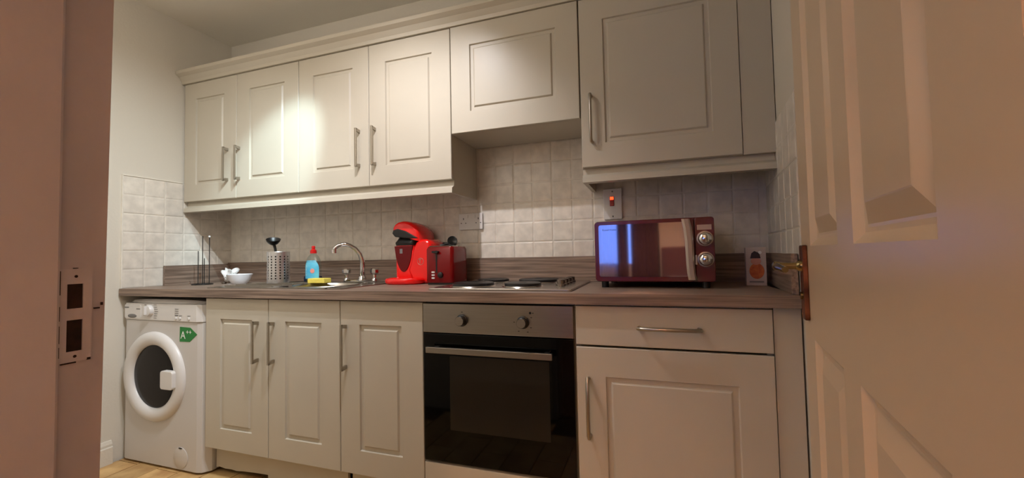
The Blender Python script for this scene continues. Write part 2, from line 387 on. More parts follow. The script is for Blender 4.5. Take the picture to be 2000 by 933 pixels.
hs = MB(); hs.box(B[3]+.001, B[3]+.016, -.575, -.03, ZB, ZT); hs.box(B[4]-.016, B[4]-.001, -.575, -.03, ZB, ZT); hs.box(B[3]+.016, B[4]-.016, -.575, -.03, ZB, ZB+.016); hs.box(B[3]+.016, B[4]-.016, -.57, -.03, .236, .252)
hs.build('carcass', m_cab, cb)
MB().box(B[3]+.002, B[4]-.002, YD, YD+.019, ZB, .252).build('bottom_panel', m_cab, cb, bevel=.0015)
MB().box(B[3]+.002, B[4]-.002, YD+.02, YD+.03, .862, ZT).build('top_rail', m_black, cb)
tag(MB().box(B[5]+.002, 3.0705, -.592, -.574, FZ, ZT).build('filler_panel', m_cab, org=((B[5]+3.07)/2, -.58, FZ)), 'narrow cream filler panel between drawer unit and right wall', 'panel')
# plinths
jag = [(.60, .034), (.62, .040), (.66, .035), (.70, .037), (.735, .034), (.78, .039), (.82, .041), (.86, .043), (.90, .044), (.938, .045)]
p1 = MB().prism(jag+[(.938, ZB-.001), (.60, ZB-.001)], 'y', -.545, -.53)
tag(p1.build('plinth_board', m_cab, org=(.77, -.54, .034)), 'cream plinth board with ragged lower edge next to the washing machine', 'plinth')
tag(MB().box(.942, 1.394, -.553, -.538, FZ, ZB-.001).build('plinth_board', m_cab, org=(1.17, -.545, FZ), bevel=.001), 'cream plinth board under the middle sink unit door', 'plinth')
tag(MB().box(1.418, 2.99, -.553, -.538, FZ, ZB-.001).build('plinth_board', m_cab, org=(2.2, -.545, FZ), bevel=.001), 'long cream plinth board running under oven and drawer unit', 'plinth')
# worktop with an opening for the sink bowl
SX0, SX1, SY0, SY1 = .93, 1.27, -.50, -.17
wt = MB(); yw = -.62; wz0 = .870
wt.box(XL+.008, SX0, yw, -.009, wz0, WT); wt.box(SX1, 3.066, yw, -.009, wz0, WT); wt.box(SX0, SX1, yw, SY0, wz0, WT); wt.box(SX0, SX1, SY1, -.009, wz0, WT)
tag(wt.build('worktop', m_wood, org=(1.5, -.3, wz0)), 'long grey-brown wood-effect laminate worktop', 'worktop')
tag(MB().box(XL+.009, 3.118, -.027, -.0085, WT+.0005, 1.0305).build('upstand', m_wood, org=(1.5, -.02, WT), bevel=.001), 'wood-effect upstand strip along the back wall tiles', 'upstand')
tag(MB().box(XL+.0085, XL+.026, -.413, -.028, WT+.0005, 1.022).build('upstand', m_woody, org=(XL+.02, -.2, WT), bevel=.001), 'short wood-effect upstand on the left wall behind the wire stand', 'upstand')
ru = MB().box(.03, .60, -.026, -.0085, WT+.0005, 1.0305).build('upstand', m_wood, bevel=.001); ru.matrix_world = RR; tag(ru, 'dark wood-effect upstand on the right wall by the door handle', 'upstand')
# wall units
Uv = [-.0205, .4126, .8695, 1.3228, 1.7832, 2.3893, 2.9927]
ZUB, ZUT, ZHB = 1.4018, 2.122, 1.6143
for i, lab, hx in ((0, 'cream two-door wall unit at the left end above the sink drainer', (.345, .4375)), (2, 'cream two-door wall unit above the red coffee machine', (1.2645, 1.3605))):
    cb = thing('wall_cabinet', lab, 'cabinet', ((Uv[i]+Uv[i+2])/2, -.15, ZUB), 'cream wall units')
    carcass(Uv[i], Uv[i+2], YU+.02, -.010, ZUB, ZUT, cb)
    for k in (0, 1):
        d = door_mb(Uv[i+k], Uv[i+k+1], ZUB, ZUT, YU).build('door', m_cab, cb); handle(d, YU, (hx[k], 1.501), (hx[k], 1.698))
cb = thing('wall_cabinet', 'short cream wall unit with a wide lift-up door above the hob', 'cabinet', ((Uv[4]+Uv[5])/2, -.15, ZHB), 'cream wall units')
carcass(Uv[4], Uv[5], YU+.02, -.010, ZHB, ZUT, cb)
door_mb(Uv[4]+.002, Uv[5]-.001, ZHB-.002, ZUT, YU-.003).build('door', m_cab, cb)
cb = thing('wall_cabinet', 'cream single-door wall unit above the red microwave', 'cabinet', ((Uv[5]+Uv[6])/2, -.15, ZUB), 'cream wall units')
carcass(Uv[5], Uv[6], YU+.02, -.010, ZUB, ZUT, cb)
d = door_mb(Uv[5]+.001, Uv[6], ZUB, ZUT, YU).build('door', m_cab, cb); handle(d, YU, (2.4345, 1.505), (2.4345, 1.703), True)
tag(MB().box(Uv[6]+.001, 3.102, -.301, -.283, ZUB, ZUT).build('filler_panel', m_cab, org=(3.04, -.29, ZUB)), 'narrow cream filler panel right of the microwave wall unit', 'panel')
cor = MB().prism([(-.285, 2.1225), (-.316, 2.1225), (-.320, 2.138), (-.335, 2.160), (-.356, 2.172), (-.356, 2.190), (-.285, 2.190)], 'x', XL+.002, 3.098)
tag(cor.build('cornice', m_cab, org=(1.5, -.3, 2.1225)), 'long cream cornice moulding along the top of the wall units', 'cornice')
pp = [(-.262, 1.4013), (-.280, 1.4013), (-.284, 1.376), (-.304, 1.364), (-.307, 1.340), (-.262, 1.340)]
pel = MB().prism(pp, 'x', Uv[0], Uv[4]); pel.box(Uv[4]-.018, Uv[4]-.0005, -.262, -.010, 1.340, 1.4013)
tag(pel.build('pelmet', m_cab, org=(.9, -.28, 1.34)), 'cream light pelmet under the left wall units', 'pelmet')
pel = MB().prism(pp, 'x', Uv[5]+.002, 3.100); pel.box(Uv[5]+.002, Uv[5]+.02, -.262, -.010, 1.340, 1.4013)
tag(pel.build('pelmet', m_cab, org=(2.7, -.28, 1.34)), 'cream light pelmet under the right wall unit above the microwave', 'pelmet')

# ------------------------------------------------------------------ washing machine
wm = thing('washing_machine', 'white front-loading washing machine under the worktop at the left', 'washing machine', (.29, -.3, FZ))
poly = [(-.018, -.575), (-.010, -.592), (.010, -.6), (.540, -.6), (.566, -.592), (.5905, -.560), (.5905, -.05), (-.018, -.05)]
MB().prism(poly, 'z', .022, .744).build('body', m_white, wm, bevel=.003)
polyp = [(-.018, -.575), (-.010, -.594), (.010, -.603), (.540, -.606), (.568, -.597), (.5905, -.562), (.5905, -.05), (-.018, -.05)]
cp = MB().prism(polyp, 'z', .7455, .832).build('control_panel', m_whitep, wm, bevel=.003)
arc = [(-.016+.605*k/16, -.572-.030*math.sin(math.pi*min(1, k/16*1.0))**.6 if 0 < k < 16 else -.565) for k in range(17)]
MB().loft([[(x, y, .8335) for x, y in arc+[(.589, -.05), (-.016, -.05)]], [(x, y+.012, .853-.012*abs(2*i/16-1)**3 if i < 17 else .853) for i, (x, y) in enumerate(arc+[(.589, -.05), (-.016, -.05)])]]).build('lid', m_white, wm)
for x in (.04, .53):
    for y in (-.53, -.1): MB().cyl((x, y, FZ), (x, y, .0225), .02, 12).build('foot', m_black, wm)
dl = MB().lathe([(.030, 0), (.030, .008), (.026, .016), (.012, .018)], (.198, -.604, .796), (0, -1, 0), 24); dl = dl.build('dial', m_whitep, cp, smooth=True)
MB().box(.194, .202, -.632, -.618, .776, .818).build('dial_grip', m_whitep, dl, bevel=.002)
dw = MB().rbox(.0, .13, -.6055, -.600, .752, .825, .01, 'y').build('detergent_drawer', m_whitep, cp, bevel=.0015)
MB().lathe([(.030, 0), (.024, .0015)], (.062, -.6055, .765), (0, -1, 0), 20, sx=1.2, sy=.35).build('drawer_grip', m_grey, dw, smooth=True)
for x in (.396, .425, .489): MB().lathe([(.008, 0), (.008, .004), (.006, .006)], (x, -.605, .761), (0, -1, 0), 12).build('button', m_white, cp, smooth=True)
pr = MB()
for k in range(7): pr.box(.236+.004*abs(3-k)*-.6, .262-.004*abs(3-k), -.6057, -.605, .824-.011*k, .8265-.011*k)
for k in range(4): pr.box(.388, .414, -.6066, -.6058, .806-.010*k, .8085-.010*k)
for x in (.39, .42, .48): pr.box(x, x+.02, -.6066, -.6058, .774, .777)
pr.box(.0, .035, -.6063, -.6054, .806, .812); pr.box(.095, .125, -.6063, -.6054, .800, .805)
pr.box(.158, .172, -.6057, -.605, .823, .826); pr.box(.150, .164, -.6057, -.605, .770, .773)
pr.build('printed_marks', m_grey, cp)['kind'] = 'stuff'
dc = (.236, -.6, .463)
rg = MB().lathe([(.226, 0), (.225, .008), (.216, .018), (.196, .023), (.176, .021), (.163, .012), (.158, .003), (.158, 0)], dc, (0, -1, 0), 56, False, False)
dd = rg.build('door_ring', m_whitep, wm, smooth=True)
MB().lathe([(.1585, .002), (.150, .004), (.115, .006), (.06, .008), (.001, .009)], dc, (0, -1, 0), 48, True, False).build('door_glass', mat('dark_porthole_glass', (24, 19, 17), .12, spec=.2), dd, smooth=True)
MB().rbox(.338, .425, -.640, -.614, .418, .508, .014, 'y').build('door_handle', m_whitep, dd, bevel=.003)
MB().lathe([(.050, 0), (.050, .002), (.047, .003)], (.432, -.6, .082), (0, -1, 0), 32).build('filter_cover', m_white, wm, smooth=True)
MB().lathe([(.014, 0), (.012, .001)], (.432, -.603, .128), (0, -1, 0), 16, sx=1, sy=.25).build('filter_notch', m_black, wm)
st = MB().prism([(.418, .720), (.492, .718), (.540, .686), (.489, .648), (.417, .647)], 'y', -.6012, -.6002).build('energy_sticker', m_green, wm)
text_mb('A', .052, lambda c: (.441+c.x, -.6014-c.z, .678+c.y)).build('letter', m_paper, st)
text_mb('++', .034, lambda c: (.482+c.x, -.6014-c.z, .694+c.y)).build('letter', m_paper, st)

# ------------------------------------------------------------------ oven
ov = thing('oven', 'black glass built-in oven with stainless control panel', 'oven', ((B[3]+B[4])/2, -.35, .256))
ox0, ox1 = B[3]+.003, B[4]-.006
MB().box(ox0+.018, ox1-.016, -.575, -.06, .258, .856).build('oven_body', m_black, ov)
pn = MB().box(ox0, ox1, -.603, -.577, .750, .861).build('control_panel', m_steel, ov, bevel=.0015)
for x in (1.967, 2.209):
    k = MB().lathe([(.023, 0), (.023, .004), (.019, .006), (.0185, .024), (.016, .026)], (x, -.603, .800), (0, -1, 0), 28).build('knob', m_black, pn, smooth=True)
    MB().lathe([(.0165, 0), (.0165, .0015)], (x, -.629, .800), (0, -1, 0), 24).build('knob_cap', m_steel, k, smooth=True)
mk = MB(); mk.lathe([(.0045, 0), (.004, .0006)], (2.236, -.603, .834), (0, -1, 0), 12)
for x, z in ((2.246, .834), (1.967, .831), (2.175, .800), (2.192, .768), (2.226, .766), (2.238, .782), (2.24, .818)): mk.box(x-.003, x+.003, -.6036, -.603, z-.0012, z+.0012)
mk.build('printed_marks', m_black, pn)['kind'] = 'stuff'
od = MB().box(ox0, ox1, -.602, -.578, .262, .746).build('oven_door', m_blackg, ov, bevel=.002)
MB().box(1.912, 2.302, -.6026, -.602, .385, .664).build('window', m_ovenwin, od)
hd = MB().box(1.832, 2.322, -.644, -.628, .680, .702)
hd.box(1.850, 1.868, -.630, -.602, .684, .698); hd.box(2.286, 2.304, -.630, -.602, .684, .698)
hd.build('handle', m_steel, od, bevel=.0015)

# ------------------------------------------------------------------ hob
hb = thing('hob', 'stainless electric hob with four dark hotplates set in the worktop', 'hob', (2.085, -.30, WT))
MB().rbox(1.792, 2.378, -.556, -.045, WT+.0003, .9165, .012, 'z').build('hob_plate', m_hob, hb, bevel=.002)
for x, y, r in ((1.935, -.42, .088), (1.93, -.17, .075), (2.155, -.42, .075), (2.155, -.17, .092)):
    q = MB().lathe([(r+.012, 0), (r+.010, .003), (r+.002, .004)], (x, y, .9165), (0, 0, 1), 36).build('hotplate_rim', m_hob, hb, smooth=True)
    MB().lathe([(r, 0), (r, .010), (r-.006, .013), (.02, .013), (.018, .0115)], (x, y, .9185), (0, 0, 1), 36).build('hotplate', m_black, q, smooth=True)
for k in range(4):
    MB().lathe([(.021, 0), (.020, .006), (.0175, .008), (.0165, .022), (.014, .024)], (2.305, -.385+.075*k, .9165), (0, 0, 1), 20).build('knob', mat('hob_knob', (120, 110, 100), .25, .8), hb, smooth=True)

# ------------------------------------------------------------------ sink and tap
sk = thing('sink', 'stainless steel inset sink with round bowl and drainer', 'sink', (.95, -.33, WT))
rim = MB(); rim.rbox(.52, SX0+.0, -.55, -.10, WT+.0003, .9118, .02, 'z')
rim.box(SX0, SX1, -.55, SY0-.0, WT+.0003, .9118); rim.box(SX0, SX1, SY1, -.10, WT+.0003, .9118); rim.rbox(SX1, 1.36, -.55, -.10, WT+.0003, .9118, .02, 'z')
rim.build('rim', m_steel, sk)
bw = MB(); bx, by = (SX0+SX1)/2, (SY0+SY1)/2
bw.lathe([(.168, .9115), (.160, .900), (.152, .80), (.135, .765), (.03, .757), (.001, .757)], (bx, by, 0), (0, 0, 1), 40, False, False)
bw.build('bowl', m_steel, sk, smooth=True)
MB().lathe([(.185, .9119), (.183, .9145), (.170, .9145), (.166, .9105)], (bx, by, 0), (0, 0, 1), 40, False, False).build('bowl_rim', m_steel, sk, smooth=True)
for k in range(6): MB().rbox(.56, .88, -.48+.06*k, -.468+.06*k, .9118, .9138, .0055, 'x', 2).build('drainer_ridge', m_steel, sk, smooth=True)
tpp = thing('mixer_tap', 'chrome mixer tap with swan-neck spout and two cross handles', 'tap', (1.13, -.135, .9118))
br = MB(); br.rbox(1.02, 1.235, -.150, -.120, .9118, .924, .012, 'z'); br.lathe([(.024, .0), (.022, .012), (.015, .024), (.013, .034)], (1.142, -.135, .920), (0, 0, 1), 20); br.build('bridge', m_chrome, tpp, smooth=True)
path = [(1.142, -.135, .945), (1.146, -.138, .985), (1.148, -.142, 1.025), (1.140, -.152, 1.065), (1.122, -.166, 1.095), (1.100, -.186, 1.114), (1.078, -.204, 1.120), (1.055, -.222, 1.113), (1.042, -.232, 1.100), (1.040, -.234, 1.086)]
P3 = []
for i in range(len(path)-1):
    for t in (0, .5): P3.append(tuple(path[i][j]*(1-t)+path[i+1][j]*t for j in range(3)))
P3.append(path[-1]); MB().tube(P3, .0105, 14, [.0150-.0045*min(1, i_/9) for i_ in range(len(P3))]).build('spout', m_chrome, tpp, smooth=True)
MB().lathe([(.013, 0), (.013, .02), (.011, .022)], (1.040, -.234, 1.072), (0, 0, 1), 16).build('nozzle', m_chrome, tpp, smooth=True)
for x in (1.036, 1.222):
    h_ = MB().lathe([(.017, 0), (.014, .010), (.009, .016), (.009, .030), (.013, .034), (.013, .040), (.006, .046)], (x, -.135, .920), (0, 0, 1), 18).build('tap_handle', m_chrome, tpp, smooth=True)
    cr = MB(); cr.lathe([(.018, 0), (.0235, .006), (.0235, .022), (.018, .029), (.004, .030)], (x, -.135, .956), (0, 0, 1), 8); cr.build('tap_head', m_chrome, h_)

# ------------------------------------------------------------------ small things on the worktop
ws = thing('wire_stand', 'thin black wire kitchen roll stand at the left end of the worktop', 'stand', (.185, -.33, WT))
bs = MB(); bs.tube([(.180+.050*math.cos(t*math.pi/16), -.33+.050*math.sin(t*math.pi/16), WT+.0035) for t in range(33)], .003, 8); bs.box(.131, .229, -.3325, -.3275, WT+.001, WT+.006); bs.box(.1775, .1825, -.379, -.281, WT+.001, WT+.006)
bs.build('base_ring', m_black, ws)
for x, y, z in ((.180, -.33, 1.19), (.214, -.315, 1.182), (.166, -.345, 1.103), (.194, -.33, 1.06)):
    rd = MB().cyl((x, y, WT+.003), (x, y, z), .0022, 8).build('rod', m_black, ws, smooth=True)
    if x == .214: MB().lathe([(.001, -.006), (.005, -.004), (.0065, 0), (.005, .004), (.001, .006)], (x, y, z+.004), (0, 0, 1), 12).build('ball_tip', m_whitep, rd, smooth=True)
# crumpled white bag
import bmesh
def lump(c, r, seed, m, name):
    """crumpled film: an icosphere folded by ridged waves"""
    bm = bmesh.new(); bmesh.ops.create_icosphere(bm, subdivisions=4, radius=1); rn = random.Random(seed)
    wv = [(Vector((rn.gauss(0,1), rn.gauss(0,1), rn.gauss(0,1))).normalized()*rn.uniform(1.4, 4.2), rn.uniform(0, 6.28), rn.uniform(.06, .14)) for _ in range(9)]
    for v in bm.verts:
        n = v.co.normalized(); f = .72
        for k_, ph, am in wv: f += am*(1-2*abs(math.sin(k_.dot(n)+ph)))*.8
        f = max(f, .35)
        v.co = Vector((n.x*r[0]*f, n.y*r[1]*f, max(n.z*r[2]*f, -r[2]*.5)))
    me = bpy.data.meshes.new(name); bm.to_mesh(me); bm.free(); me.materials.append(m)
    o = bpy.data.objects.new(name, me); COL.objects.link(o); o.location = c; return o
tag(lump((.178, -.165, WT+.0475), (.066, .052, .080), 4, m_whitep, 'plastic_bag'), 'crumpled white plastic bag behind the white bowl', 'bag')
tag(MB().lathe([(.010, 0), (.014, .004), (.016, .012), (.014, .013), (.008, .009)], (.262, -.262, WT+.0005), (0, 0, 1), 20).build('sink_plug', m_steel, smooth=True, org=(.262, -.262, WT)), 'small steel sink strainer plug in front of the white bag', 'plug')
bo = MB().lathe([(.038, 0), (.041, .003), (.055, .024), (.067, .054), (.0645, .055), (.052, .026), (.038, .007), (.001, .006)], (.352, -.235, WT+.0005), (0, 0, 1), 40, True, False)
tag(bo.build('bowl', mat('white_glazed_bowl', (232, 234, 240), .2), smooth=True, org=(.352, -.235, WT)), 'shallow white bowl on the worktop by the drainer', 'bowl')
uh = thing('utensil_holder', 'perforated stainless steel cutlery pot on the drainer', 'pot', (.678, -.26, .914))
hm = MB(); R_, zb_, zt_ = .056, .9145, 1.086; ns, nr = 48, 23
for i in range(ns):
    for k in range(nr):
        if i % 3 == 1 and k % 2 == 1 and 2 < k < nr-2: continue
        a0, a1 = 2*math.pi*i/ns, 2*math.pi*(i+1)/ns; z0_, z1_ = zb_+(zt_-zb_)*k/nr, zb_+(zt_-zb_)*(k+1)/nr
        hm.add([(.678+R_*math.cos(t), -.26+R_*math.sin(t), z) for t, z in ((a0, z0_), (a1, z0_), (a1, z1_), (a0, z1_))], [(0,1,2,3)])
pw = hm.build('perforated_wall', m_pot, uh)
so = pw.modifiers.new('solid', 'SOLIDIFY'); so.thickness = .0012
rm = MB(); rm.tube([(.678+R_*math.cos(t*math.pi/24), -.26+R_*math.sin(t*math.pi/24), zt_) for t in range(49)], .002, 6); rm.build('rolled_rim', m_pot, uh, smooth=True)
MB().lathe([(R_-.004, .003), (R_-.004, .160)], (.678, -.26, zb_), (0, 0, 1), 32, False, False).build('shade_sleeve', m_black, uh)  # added black cylinder standing in for shade inside the pot, darkens the holes
MB().lathe([(R_-.002, 0), (R_-.002, .003)], (.678, -.26, zb_), (0, 0, 1), 32).build('pot_base', m_steel, uh)
ut = thing('ladle', 'black plastic ladle standing in the perforated pot', 'ladle', (.66, -.26, .92))
MB().tube([(.685, -.25, .919), (.668, -.255, 1.02), (.652, -.26, 1.11), (.645, -.262, 1.135)], .006, 8, [.005, .006, .007, .009]).build('handle', m_black, ut, smooth=True)
MB().lathe([(.008, -.004), (.022, .004), (.034, .020), (.037, .030), (.034, .030), (.02, .012), (.001, .006)], (.643, -.262, 1.130), (.25, -.25, .93), 24, True, False).build('scoop', m_black, ut, smooth=True)
# washing-up bottle
bt = thing('soap_bottle', 'clear washing-up liquid bottle with blue label and red cap', 'bottle', (.880, -.215, WT+.0045))
bc = (.880, -.215, 0)
zb = .9122
MB().lathe([(.040, zb), (.047, zb+.006), (.049, zb+.04), (.049, zb+.09), (.044, zb+.125), (.032, zb+.146), (.018, zb+.158), (.014, zb+.165)], bc, (0, 0, 1), 32, sx=1, sy=.55).build('bottle_body', m_clear, bt, smooth=True)
MB().lathe([(.038, zb+.002), (.045, zb+.007), (.047, zb+.024)], bc, (0, 0, 1), 32, sx=1, sy=.53).build('liquid', m_liquid, bt, smooth=True)
lbm = MB(); R = []
for k in range(9):
    z = zb+.024+.1*k/8; half = 1.25*(1-max(0, (k-4)/5.2)**2)**.5; rr = .0497 if k < 6 else .0497-.0016*(k-5)**1.6
    R.append([(bc[0]+rr*math.sin(t*half), bc[1]-rr*.56*math.cos(t*half)-.0003, z) for t in [-1+j/7 for j in range(15)]])
lb = lbm.loft(R, False, False, False).build('label', m_blue, bt, smooth=True)
text_mb('FAIRY', .022, lambda c: (.861-c.y, bc[1]-.0284-c.z+abs(.861-c.y-.880)*.17, zb+.068+c.x)).build('lettering', m_paper, lb)
MB().lathe([(.013, 0), (.012, .0006)], (.898, bc[1]-.0268, zb+.066), (.2, -1, 0), 18).build('label_disc', m_pink, lb)
MB().lathe([(.017, zb+.162), (.017, zb+.178), (.012, zb+.182), (.008, zb+.186), (.010, zb+.196), (.008, zb+.203), (.002, zb+.204)], bc, (0, 0, 1), 20).build('cap', m_cap, bt, smooth=True)
tag(MB().rbox(.775, .880, -.180, -.150, .9122, .948, .008, 'y').build('sponge_holder', m_navy, bevel=.003, org=(.83, -.165, .9122)), 'dark navy sponge holder behind the washing-up bottle', 'holder')
tag(MB().rbox(.912, 1.022, -.292, -.235, .9150, .940, .006, 'z').build('sponge', m_yellow, bevel=.003, org=(.967, -.26, .915)), 'yellow sponge lying on the sink rim', 'sponge')
# coffee machine
CX, CY = -.036, .055
cm = thing('coffee_machine', 'bright red capsule coffee machine with domed head beside the toaster', 'coffee machine', (1.53, -.22, WT))
ORG[cm.name] = (1.53-CX, -.22-CY, WT)
MB().lathe([(.100, 0), (.108, .006), (.110, .020), (.104, .028), (.092, .029), (.088, .024), (.001, .024)], (1.500, -.265, WT+.0008), (0, 0, 1), 40, sx=1, sy=.7).build('drip_tray', m_red, cm, smooth=True)
def sect(x0, x1, y0, y1, z, r=.03, n=5):
    out = []
    for cx, cy, t0 in ((x1-r, y1-r, 0), (x0+r, y1-r, 90), (x0+r, y0+r, 180), (x1-r, y0+r, 270)):
        for k in range(n+1):
            t = math.radians(t0+90*k/n); out.append((cx+r*math.cos(t), cy+r*math.sin(t), z))
    return out
MB().loft([sect(1.424, 1.625, -.245, -.10, WT+.001), sect(1.424, 1.610, -.25, -.10, .95), sect(1.424, 1.565, -.25, -.10, 1.04), sect(1.424, 1.545, -.25, -.10, 1.104)]).build('column', m_red, cm, smooth=True)
fp = [(1.430+.106*k/12, 1.100-.132*math.sin(math.pi*k/12)**.6) for k in range(13)]
MB().prism(fp[::-1], 'y', -.2545, -.247).build('front_window', m_dred, cm)
MB().box(1.462, 1.478, -.2552, -.2545, 1.062, 1.086).build('front_badge', m_grey, cm)
MB().loft([sect(1.426, 1.548, -.255, -.09, 1.1045), sect(1.424, 1.550, -.258, -.09, 1.118), sect(1.432, 1.555, -.25, -.09, 1.132), sect(1.44, 1.575, -.24, -.09, 1.150)]).build('collar', m_black, cm, smooth=True)
# arm on the right: rounded-top upright
ap = [(1.545, WT+.002), (1.632, WT+.002), (1.640, .99), (1.648, 1.09), (1.640, 1.118), (1.618, 1.132), (1.588, 1.131), (1.562, 1.118), (1.545, 1.085), (1.530, 1.02), (1.515, .975)]
MB().prism(ap, 'y', -.262, -.11).build('arm', m_red, cm, bevel=.012, smooth=True)
lg = MB(); lg.tube([(1.588+.017*math.cos(t*math.pi/10), -.2625, 1.02+.017*math.sin(t*math.pi/10)) for t in range(21)], .0009, 5); lg.box(1.5835, 1.5855, -.2632, -.262, 1.008, 1.032); lg.box(1.579, 1.590, -.2632, -.262, 1.029, 1.032)
lg.build('emblem', m_silver, cm)
# domed head, tilted back
hdp = []
for i in range(11):
    t = math.pi*i/10; hdp.append((math.cos(t), math.sin(t)))
hr = []
for y, s in ((-.262, .80), (-.255, .93), (-.235, 1.0), (-.16, 1.0), (-.10, .92), (-.085, .75)):
    ring = []
    for cx_, sz in hdp: ring.append((1.500+.082*s*cx_, y, 1.166+.062*s*sz-.20*(.082*s*cx_)))
    ring.append((1.500-.080*s, y, 1.150+.20*.08*s)); ring.append((1.500+.084*s, y, 1.150-.20*.08*s-.012))
    hr.append(ring)
MB().loft(hr).build('head', m_red, cm, smooth=True)
MB().prism([(1.424, 1.166), (1.430, 1.184), (1.456, 1.190), (1.500, 1.178), (1.545, 1.155), (1.574, 1.139), (1.53, 1.137), (1.44, 1.148)], 'y', -.266, -.12).build('brew_unit', m_black, cm, bevel=.004)
MB().loft([sect(1.575, 1.70, -.108, -.085, WT+.002, .02), sect(1.575, 1.70, -.108, -.085, 1.10, .02), sect(1.585, 1.69, -.105, -.087, 1.118, .02)]).build('water_tank', mat('smoked_tank', (48, 36, 36), .15), cm, smooth=True)
# toaster
tx0, tx1, ty0, ty1, tz0, tz1 = 1.618, 1.765, -.272, -.105, .918, 1.090
to = thing('toaster', 'glossy dark red toaster with lever end facing the room', 'toaster', ((tx0+tx1)/2, -.18, WT))
MB().loft([sect(tx0+.002, tx1-.002, ty0+.002, ty1, tz0, .018), sect(tx0, tx1, ty0, ty1, tz0+.01, .018), sect(tx0, tx1, ty0, ty1, tz1-.012, .018), sect(tx0+.006, tx1-.006, ty0+.006, ty1-.006, tz1, .016)]).build('shell', m_tred, to, smooth=True)
MB().loft([sect(tx0+.006, tx1-.006, ty0+.006, ty1-.006, tz1+.0002, .016), sect(tx0+.010, tx1-.010, ty0+.010, ty1-.010, tz1+.005, .014)]).build('top_trim', m_chrome, to, smooth=True)
for x in (1.655, 1.705): MB().box(x, x+.026, -.245, -.13, tz1+.0046, tz1+.0056).build('bread_slot', m_black, to)
MB().box(1.674, 1.682, ty0-.0010, ty0+.0005, .965, 1.072).build('lever_slot', m_black, to)
MB().rbox(1.662, 1.694, ty0-.018, ty0-.001, 1.060, 1.070, .004, 'y').build('lever', m_black, to)
MB().lathe([(.014, 0), (.013, .010), (.010, .012)], (1.700, ty0, .955), (0, -1, 0), 18).build('browning_dial', m_black, to, smooth=True)
for z in (.937, .951, .965): MB().rbox(1.652, 1.668, ty0-.003, ty0+.0005, z, z+.007, .002, 'y').build('button', m_whitep, to)
fb = MB(); fb.box(tx0+.008, tx1-.008, ty0+.008, ty1-.008, WT+.0006, tz0); fb.build('base', m_black, to)
ld = thing('ladle', 'black round ladle lying across the top of the toaster', 'ladle', (1.70, -.12, 1.0955))
MB().tube([(1.632, -.150, 1.100), (1.65, -.145, 1.103), (1.672, -.14, 1.108), (1.69, -.135, 1.115)], .005, 8, [.0045, .005, .006, .007]).build('handle', m_black, ld, smooth=True)
MB().lathe([(.008, 0), (.020, .003), (.026, .012), (.025, .016), (.018, .010), (.001, .006)], (1.692, -.132, 1.118), (.5, -.75, .2), 22, True, False).build('scoop', mat('dark_grey_plastic', (42, 44, 44), .35), ld, smooth=True)

# microwave
mw = thing('microwave', 'dark red retro microwave with mirrored door and chrome dials', 'microwave', (2.657, -.385, WT), rz=math.radians(-3))
X = lambda v: v-2.657
Zm = lambda v: v-WT
bz0, bz1 = Zm(.931), Zm(1.168)
b_ = MB().rbox(X(2.443), X(2.872), .012, .315, bz0, bz1, .016, 'y').build('casing', m_mred, mw, bevel=.002)
dq = MB().rbox(X(2.443), X(2.805), -.006, .0115, bz0+.001, bz1-.001, .014, 'y').build('door', m_mred, mw, bevel=.003)
cq = MB().rbox(X(2.8065), X(2.872), -.006, .0115, bz0+.001, bz1-.001, .010, 'y').build('control_panel', m_mred, mw, bevel=.003)
MB().rbox(X(2.460), X(2.782), -.0078, -.006, Zm(.951), Zm(1.1525), .008, 'y').build('mirror_glass', m_mirror, dq)
text_mb('Russell Hobbs', .0095, lambda c: (X(2.502)+c.x, -.0080-c.z, Zm(1.133)+c.y)).build('lettering', m_black, dq)
hq = []
for z, dx in ((Zm(.940), .006), (Zm(.965), .002), (Zm(1.00), 0), (Zm(1.08), -.002), (Zm(1.13), -.006), (Zm(1.162), -.012)):
    hq.append([(X(2.775)+dx, -.006, z), (X(2.775)+dx, -.019, z), (X(2.783)+dx, -.025, z), (X(2.797)+dx, -.024, z), (X(2.803)+dx, -.018, z), (X(2.803)+dx, -.006, z)])
MB().loft(hq).build('handle', m_silver, dq, smooth=True)
MB().box(X(2.815), X(2.863), -.0075, -.0055, Zm(1.1205), Zm(1.139)).build('logo_plate', m_silver, cq)
for z in (1.0885, 1.0135):
    bz = MB().lathe([(.0275, 0), (.0275, .003), (.024, .004)], (X(2.840), -.006, Zm(z)), (0, -1, 0), 32).build('dial_ring', m_silver, cq, smooth=True)
    MB().lathe([(.0225, .003), (.0225, .014), (.019, .019), (.011, .0225), (.001, .0235)], (X(2.840), -.006, Zm(z)), (0, -1, 0), 32, True, False).build('dial', m_chrome, bz, smooth=True)
MB().rbox(X(2.806), X(2.812), -.016, -.006, Zm(.995), Zm(1.03), .002, 'y').build('door_release', m_silver, cq)
for x in (2.475, 2.84):
    for y in (.03, .29): MB().cyl((X(x), y, .0006), (X(x), y, bz0+.002), .014, 14).build('foot', m_black, mw)
